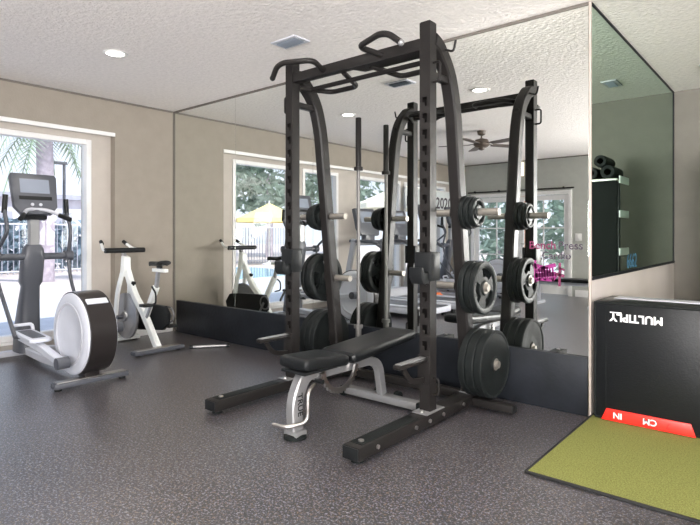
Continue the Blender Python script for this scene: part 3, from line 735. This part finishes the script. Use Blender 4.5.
obj('seat_slider', MB().box(-5.04, -4.80, oy-.022, oy+.022, .81, .845, .006), 'bikewhite', sb)
st = []
for k, (x, w_, z) in enumerate(((-5.16, .02, .925), (-5.12, .045, .93), (-5.02, .06, .93), (-4.94, .12, .935), (-4.88, .15, .945), (-4.84, .10, .945), (-4.83, .03, .94))):
    st.append([(x+.04, oy+w_/2*math.cos(q), z-.04+.024*math.sin(q)) for q in [2*PI*i/14 for i in range(14)]])
obj('seat', MB().rings(st), 'black', sb)
obj('seat_clamp', MB().box(-4.96, -4.90, oy-.015, oy+.015, .845, .875), 'black', sb)
obj('handlebar_post', MB().sweep([(-5.58, oy, .80), (-5.66, oy, 1.01)], (.045, .035), up=(0, 1, 0)), 'silver', sb)
obj('head_cover', MB().prism([(-.06, -.11), (.05, -.13), (.045, .08), (-.03, .10)], (-5.61, oy, .86), (1, 0, 0), (0, 0, 1), .075, .01), 'bikewhite', sb)
hb = obj('handlebar', MB().sweep(fil([(-5.90, oy-.13, 1.10), (-5.78, oy-.17, 1.03), (-5.62, oy-.22, 1.015), (-5.62, oy+.22, 1.015), (-5.78, oy+.17, 1.03), (-5.90, oy+.13, 1.10)], .05), .0155), 'bikewhite', sb)
obj('grip', MB().sweep([(-5.62, oy-.22, 1.015), (-5.62, oy+.22, 1.015)], .027), 'black', hb)
for s in (-1, 1): obj('grip', MB().sweep([(-5.86, oy+s*.137, 1.08), (-5.91, oy+s*.128, 1.108)], .020), 'black', hb)
obj('centre_pad', MB().box(-5.76, -5.64, oy-.05, oy+.05, 1.0, 1.035, .012), 'black', sb)
obj('resistance_knob', MB().lathe([(.010, 0), (.012, .05), (.024, .055), (.024, .075), (.01, .08)], (-5.46, oy, .61), (.35, 0, 1)), 'black', sb)
fw = obj('flywheel', MB().lathe([(.245, -.012), (.245, .012), (.205, .014), (.20, .006), (.06, .006), (.05, .03), (.012, .03), (.012, -.03), (.05, -.03), (.06, -.006), (.20, -.006), (.205, -.014)], (-5.60, oy, .31), (0, 1, 0)), 'silver', sb)
obj('flywheel_hub', MB().cyl((-5.62, oy-.09, .30), (-5.62, oy+.09, .30), .022), 'dark', sb)
g = MB().prism([(-5.74, .20), (-5.66, .14), (-5.06, .20), (-4.97, .27), (-4.96, .38), (-5.02, .45), (-5.12, .45), (-5.50, .44), (-5.70, .42), (-5.78, .32)], (0, oy+.125, 0), (1, 0, 0), (0, 0, 1), .045, .01)
obj('chain_guard', g, 'black', sb)
obj('crank_ring', MB().lathe([(.085, .0), (.085, .01), (.07, .012), (.07, .0)], (-5.0, oy+.149, .36), (0, 1, 0), caps=False), 'silver', sb)
for s, a in ((-1, 60), (1, 240)):
    A = math.radians(a); y_ = oy+s*(.10 if s < 0 else .17); e_ = Vector((-5.0+.17*math.cos(A), y_, .36+.17*math.sin(A)*.9))
    c_ = obj('crank_arm', MB().sweep([(-5.0, y_, .36), e_], (.028, .014), up=(0, 1, 0)), 'silver', sb)
    obj('pedal', MB().box(e_.x-.05, e_.x+.05, min(e_.y, e_.y+s*.10), max(e_.y, e_.y+s*.10), e_.z-.014, e_.z+.014, .005), 'black', c_)
obj('bottle_cage', MB().sweep(fil([(-5.02, oy-.03, .66), (-4.93, oy-.04, .60), (-4.93, oy-.04, .50), (-5.02, oy-.03, .48)], .03), .009), 'black', sb)

t = thing('exercise_bar', 'slim pale metal bar lying on the floor behind the white bike', 'bar', (-4.83, -.36, 0))
obj('rod', MB().cyl((-4.86, -.46, .018), (-4.66, -.19, .018), .013), 'silver', t)
for a_ in ((-4.88, -.487, -4.86, -.46), (-4.66, -.19, -4.64, -.163)): obj('end_cap', MB().cyl((a_[0], a_[1], .018), (a_[2], a_[3], .018), .017), 'black', t)

# ================================================================== TREADMILLS (seen in the mirror)
def treadmill(oy, label):
    t = thing('treadmill', label, 'treadmill', (-4.7, oy, 0), 'cardio machines along the windows')
    obj('deck', MB().box(-5.35, -3.98, oy-.36, oy+.36, .06, .15, .02), 'machine_lt', t)
    obj('belt', MB().box(-5.25, -3.975, oy-.25, oy+.25, .15, .158, .003), 'dark', t)
    for s in (-1, 1):
        obj('side_rail', MB().box(-5.3, -3.99, oy+s*.31-.05, oy+s*.31+.05, .151, .172, .008), 'machine_lt', t)
        obj('foot', MB().cyl((-4.08, oy+s*.3, .001), (-4.08, oy+s*.3, .062), .035), 'black', t)
        obj('foot', MB().cyl((-5.5, oy+s*.3, .001), (-5.5, oy+s*.3, .062), .035), 'black', t)
        obj('upright', MB().sweep([(-5.45, oy+s*.39, .10), (-5.22, oy+s*.39, 1.12)], (.05, .09), up=(1, 0, 0)), 'silver', t)
        obj('handrail', MB().sweep(fil([(-5.30, oy+s*.39, 1.09), (-4.85, oy+s*.39, 1.08), (-4.66, oy+s*.39, .98)], .06), .026), 'dark', t)
    obj('motor_hood', MB().prism([(-5.62, .06), (-5.20, .06), (-5.22, .17), (-5.34, .27), (-5.55, .26), (-5.63, .18)], (0, oy, 0), (1, 0, 0), (0, 0, 1), .76, .02), 'machine', t)
    obj('crossbar', MB().sweep([(-5.25, oy-.36, 1.06), (-5.25, oy+.36, 1.06)], (.09, .08)), 'dark', t)
    R3 = Matrix.Rotation(math.radians(-18), 3, 'Y'); cc = Vector((-5.30, oy, 1.38)); ux = Vector((0, 1, 0)); uz = R3 @ Vector((0, 0, 1)); nx = ux.cross(uz)
    cs = obj('console', MB().prism([(-.22, -.22), (.22, -.22), (.27, -.10), (.24, .22), (-.24, .22), (-.27, -.10)], cc, ux, uz, .07, .015), 'dark', t)
    obj('screen', MB().prism([(-.16, -.02), (.16, -.02), (.16, .17), (-.16, .17)], cc+nx*.036, ux, uz, .004), 'screen', cs, label='pale grey display')
    obj('console_neck', MB().box(-5.31, -5.21, oy-.12, oy+.12, 1.08, 1.20, .02), 'dark', t)
    return t
tm = treadmill(-3.0, 'treadmill reflected between the rack\'s left post and the barbell')
dup(tm, (-4.7, -3.88, 0), 'treadmill reflected to the right of the barbell\'s reflection')
o = obj('exercise_ball', MB().ball((-4.9, -4.52, .092), .09, 3), 'orange'); tag(o, 'small orange ball on the floor, seen in the mirror behind the rack', 'ball')
# two flat benches against the far wall, seen in the mirror
def flat_bench(x, y, label):
    t = thing('flat_bench', label, 'bench', (x, y, 0))
    obj('pad', MB().box(x-.6, x+.6, y-.14, y+.14, .40, .46, .02), 'vinyl', t)
    obj('frame', MB().box(x-.5, x+.5, y-.03, y+.03, .34, .399, .006), 'machine_lt', t)
    for s in (-1, 1):
        obj('leg', MB().box(x+s*.45-.03, x+s*.45+.03, y-.03, y+.03, .05, .34, .005), 'machine_lt', t)
        obj('foot', MB().box(x+s*.45-.03, x+s*.45+.03, y-.24, y+.24, .001, .05, .005), 'machine_lt', t)
flat_bench(-3.05, -5.5, 'flat black bench in front of the glazed doors, seen in the mirror')

# ================================================================== RACK IN THE RECESS
sr = thing('storage_tower', 'tall black storage tower with white shelf ends, reflected in the green side mirror', 'shelf', (-.45, 2.35, 0))
obj('front_panel', MB().box(-.685, -.20, 2.18, 2.20, .04, 1.74, .004), 'matte', sr)
obj('side_panel', MB().box(-.705, -.686, 2.19, 2.23, .04, 1.72, .004), 'black', sr)
for z in (.64, 1.02, 1.40, 1.745):
    obj('shelf', MB().box(-.70, -.20, 2.19 if z < 1.7 else 2.12, 2.50, z-.02, z+.004, .003), 'black' if z < 1.7 else 'chrome', sr)
    obj('shelf_end', MB().box(-.722, -.7055, 2.16, 2.51, z-.045, z+.03, .006), 'ink_white', sr, label='white shelf end')
obj('foot', MB().box(-.70, -.20, 2.15, 2.52, .0145, .04, .003), 'black', sr)
for k, (z, r, x) in enumerate(((1.82, .07, -.60), (1.815, .065, -.44), (1.935, .062, -.53))):
    a_ = obj('foam_roller', MB().lathe([(r*.5, -.17), (r-.006, -.17), (r, -.164), (r, .164), (r-.006, .17), (r*.5, .17)], (x, 2.33, z), (0, 1, 0), caps=False), 'rubber')
    tag(a_, 'black foam roller on the storage tower, ' + ('lower one nearest the side mirror', 'lower one away from the side mirror', 'upper one resting on the other two')[k], 'foam roller', 'black rollers on the tower')

# ================================================================== OUTSIDE
G = -.06
struct('ground', MB().box(-60, -6.31, -45, 30, -.30, G), 'deck')
struct('ground_back', MB().box(-6.31, 30, -45, -7.21, -.30, G), 'deck')
struct('shaded_patio', MB().box(-11.3, -6.32, -44, 29, G-.02, G+.006), 'concrete')  # grey slab over the shaded ground; the shade is put into its colour
o = obj('pool_water', MB().box(-16.6, -12.2, -9.6, -5.2, G, G+.012), 'pool', smooth=False); tag(o, 'blue swimming pool beyond the windows, seen in the mirror', 'pool')
def fence(x, y0, y1, z1, label):
    t = thing('pool_fence', label, 'fence', (x, (y0+y1)/2, G))
    r_ = MB(); r_.box(x-.02, x+.02, y0, y1, z1-.05, z1); r_.box(x-.02, x+.02, y0, y1, G+.08, G+.12); obj('rail', r_, 'stucco', t, False)
    b_ = MB(); n = int((y1-y0)/.16)
    for i in range(n): yy = y0+.08+i*.16; b_.box(x-.01, x+.01, yy-.012, yy+.012, G, z1-.05)
    tag(obj('bars', b_, 'roof', t, False), None, None)
fence(-18.8, -14, 8, 1.55, 'pale metal fence along the hedge outside the window')
def leafy(name, mat, c, rad, n, label, cat, size=.22, trunk=None, seed=1, group=None):
    rnd = random.Random(seed); mb = MB(); c = Vector(c)
    for i in range(n):
        while True:
            v = Vector((rnd.uniform(-1, 1), rnd.uniform(-1, 1), rnd.uniform(-1, 1)))
            if .35 < v.length < 1: break
        v = v*(1-.18*math.sin(v.x*7)*math.sin(v.y*6+v.z*5)); p = c+Vector((v.x*rad[0], v.y*rad[1], v.z*rad[2]))
        a = Vector((rnd.gauss(0, 1), rnd.gauss(0, 1), rnd.gauss(0, 1))).normalized(); b = a.orthogonal().normalized(); s_ = size*rnd.uniform(.6, 1.3)
        vs = [mb.bm.verts.new(p+a*s_), mb.bm.verts.new(p+b*s_*.5), mb.bm.verts.new(p-a*s_), mb.bm.verts.new(p-b*s_*.5)]; mb.face(vs)
    t = thing(name, label, cat, (c.x, c.y, G), group)
    o_ = obj('foliage', mb, mat, t, False)
    if trunk:
        obj('trunk', MB().sweep([(c.x, c.y, G), (c.x+.1, c.y, c.z*.5), (c.x, c.y+.1, c.z)], [trunk, trunk*.8, trunk*.5]), 'bark', t)
hb_ = [(-6.5, 14, 1.9), (-14, 7, 2.1)]
leafy('hedge', 'hedge', (-19.9, 0, .80), (.6, 9.5, .95), 5200, 'long blue-green hedge behind the pool fence', 'hedge', .17, seed=3)
for k, (x, y, z, r, lb) in enumerate(((-21.8, -10.9, 3.9, 1.9, 'bushy tree behind the yellow umbrella, seen in the mirror'),
                                       (-22.8, -16.4, 4.6, 2.4, 'broad tree to the right of the yellow umbrella, seen in the mirror'),
                                       (-22.5, -21.8, 4.4, 2.7, 'tree behind the cream umbrella, seen in the mirror'),
                                       (-27.6, -8.2, 5.4, 2.8, 'tree at the left edge of the mirrored window'))):
    leafy('tree', 'leaf', (x, y, z), (r, r, r*1.1), 1500, lb, 'tree', .30, .2, seed=10+k, group='trees beyond the pool')
def palm(x, y, h, label, seed):
    rnd = random.Random(seed); t = thing('palm_tree', label, 'palm tree', (x, y, G), 'palm trees outside')
    obj('trunk', MB().sweep([(x, y, G), (x+.06, y+.03, h*.5), (x, y, h)], [.26, .22, .20]), 'bark', t)
    for k in range(16):
        a = 2*PI*k/16+rnd.uniform(-.2, .2); el_ = rnd.uniform(-.1, .9); L_ = rnd.uniform(1.7, 2.2); pts = []
        for i in range(8):
            q = i/7; pts.append(Vector((x, y, h))+Vector((math.cos(a), math.sin(a), 0))*L_*q*math.cos(el_*.6)+Vector((0, 0, L_*(el_*.7*q-1.15*q*q))))
        mb = MB(); mb.sweep(pts, .012)
        sd_ = Vector((-math.sin(a), math.cos(a), 0))
        for i in range(1, 22):
            q = i/22*6.99; j = int(q); p = pts[j].lerp(pts[min(j+1, 7)], q-j); d_ = (pts[min(j+1, 7)]-pts[j]).normalized()
            for s in (-1, 1):
                w_ = .42*math.sin(PI*min(1, .15+i/24)); tip = p+sd_*s*w_+d_*.2-Vector((0, 0, .18)); vs = [mb.bm.verts.new(v) for v in (p-d_*.025, p+d_*.025, tip)]; mb.face(vs)
        obj('frond', mb, 'palm', t, False)
palm(-15.5, 2.05, 4.1, 'palm tree outside the left window, its trunk rising behind the trainer console', 5)
palm(-13.0, 4.9, 4.6, 'palm tree outside with fronds hanging into the top of the left window', 8)
# far buildings, wall and lamp post
b_ = thing('pool_house', 'long pale building with a flat grey roof beyond the fence outside the left window', 'building', (-33, 4, G))
obj('wall', MB().box(-36, -31, -12, 22, G, 3.1), 'stucco', b_, False)
obj('roof', MB().box(-36.4, -30.6, -12.4, 22.4, 3.1, 3.35), 'roof', b_, False)
for yy in (2, 5, 8, 11, 14): f_ = obj('window_frame', MB().box(-31, -30.94, yy, yy+1.3, 1.2, 2.4), 'roof', b_, False)
l_ = thing('street_lamp', 'slim dark lamp post above the building outside the left window', 'lamp post', (-24, 6.0, G))
obj('pole', MB().cyl((-24, 6.0, G), (-24, 6.0, 4.2), .06), 'dark', l_)
obj('lamp_head', MB().box(-24.1, -23.9, 5.55, 6.1, 4.15, 4.28, .03), 'dark', l_)
def umbrella(x, y, z0, z1, r, mat, label):
    t = thing('pool_umbrella', label, 'umbrella', (x, y, G), 'umbrellas by the pool'); mb = MB(); n = 8
    rg = [[(x+q*r*math.cos(2*PI*i/n+.2), y+q*r*math.sin(2*PI*i/n+.2), z1-(z1-z0)*q**.9) for i in range(n)] for q in (.04, .35, .7, 1)]
    rg.append([(a, b, c-.16) for a, b, c in rg[-1]]); mb.rings(rg, caps=False)
    obj('canopy', mb, mat, t, False)
    obj('pole', MB().cyl((x, y, G), (x, y, z1+.08), .03), 'white', t)
    rb = MB()
    for i in range(n): a = 2*PI*i/n+.2; rb.sweep([(x, y, z1-.05), (x+r*math.cos(a)*.97, y+r*math.sin(a)*.97, z0-.01)], .012)
    obj('ribs', rb, 'white', t)
    obj('base', MB().lathe([(.30, 0), (.30, .06), (.06, .12)], (x, y, G), (0, 0, 1)), 'concrete', t)
umbrella(-17, -11.3, 1.86, 2.52, 1.45, 'yellow', 'yellow umbrella by the pool, seen in the mirror left of the rack')
umbrella(-9.6, -10.6, 2.15, 2.95, 1.75, 'beige', 'cream umbrella close to the windows, seen in the mirror behind the barbell')
# banner hung in the corner window, facing outside
bn_ = thing('banner', 'pale banner with dark lettering hung across the window recess near the far corner', 'banner', (-5.93, -6.0, 1.9))
obj('cloth', MB().box(-5.936, -5.931, -6.95, -5.02, 1.70, 2.10), 'banner', bn_, False)
obj('lettering', MB().text('2020', .33, (-5.9295, -6.16, 1.745), (0, -1, 0), (0, 0, 1), .001, bold=.006), 'ink_dark', bn_, False, label='dark lettering')
obj('lettering', MB().text('NE', .26, (-5.9295, -5.06, 1.76), (0, -1, 0), (0, 0, 1), .001, bold=.006), 'ink_dark', bn_, False, label='dark lettering')
obj('hanging_rod', MB().cyl((-5.933, -6.95, 2.11), (-5.933, -5.0, 2.11), .010), 'white', bn_)
# brick pier and greenery outside the glazed doors
o = obj('brick_pier', MB().box(-5.32, -5.12, -9.2, -8.9, G, 2.6), 'brick', smooth=False); tag(o, 'orange brick pier outside the glazed doors, seen in the mirror', 'pier')
leafy('shrub', 'leaf', (-7.3, -12, 1.3), (.9, 1.0, 1.3), 700, 'green shrub outside the left leaf of the glazed doors, seen in the mirror', 'shrub', .16, .05, seed=31)
leafy('shrub', 'leaf', (-5.2, -12.3, 1.3), (1.0, 1.2, 1.3), 700, 'green shrub outside the right leaf of the glazed doors, seen in the mirror', 'shrub', .16, .05, seed=32)
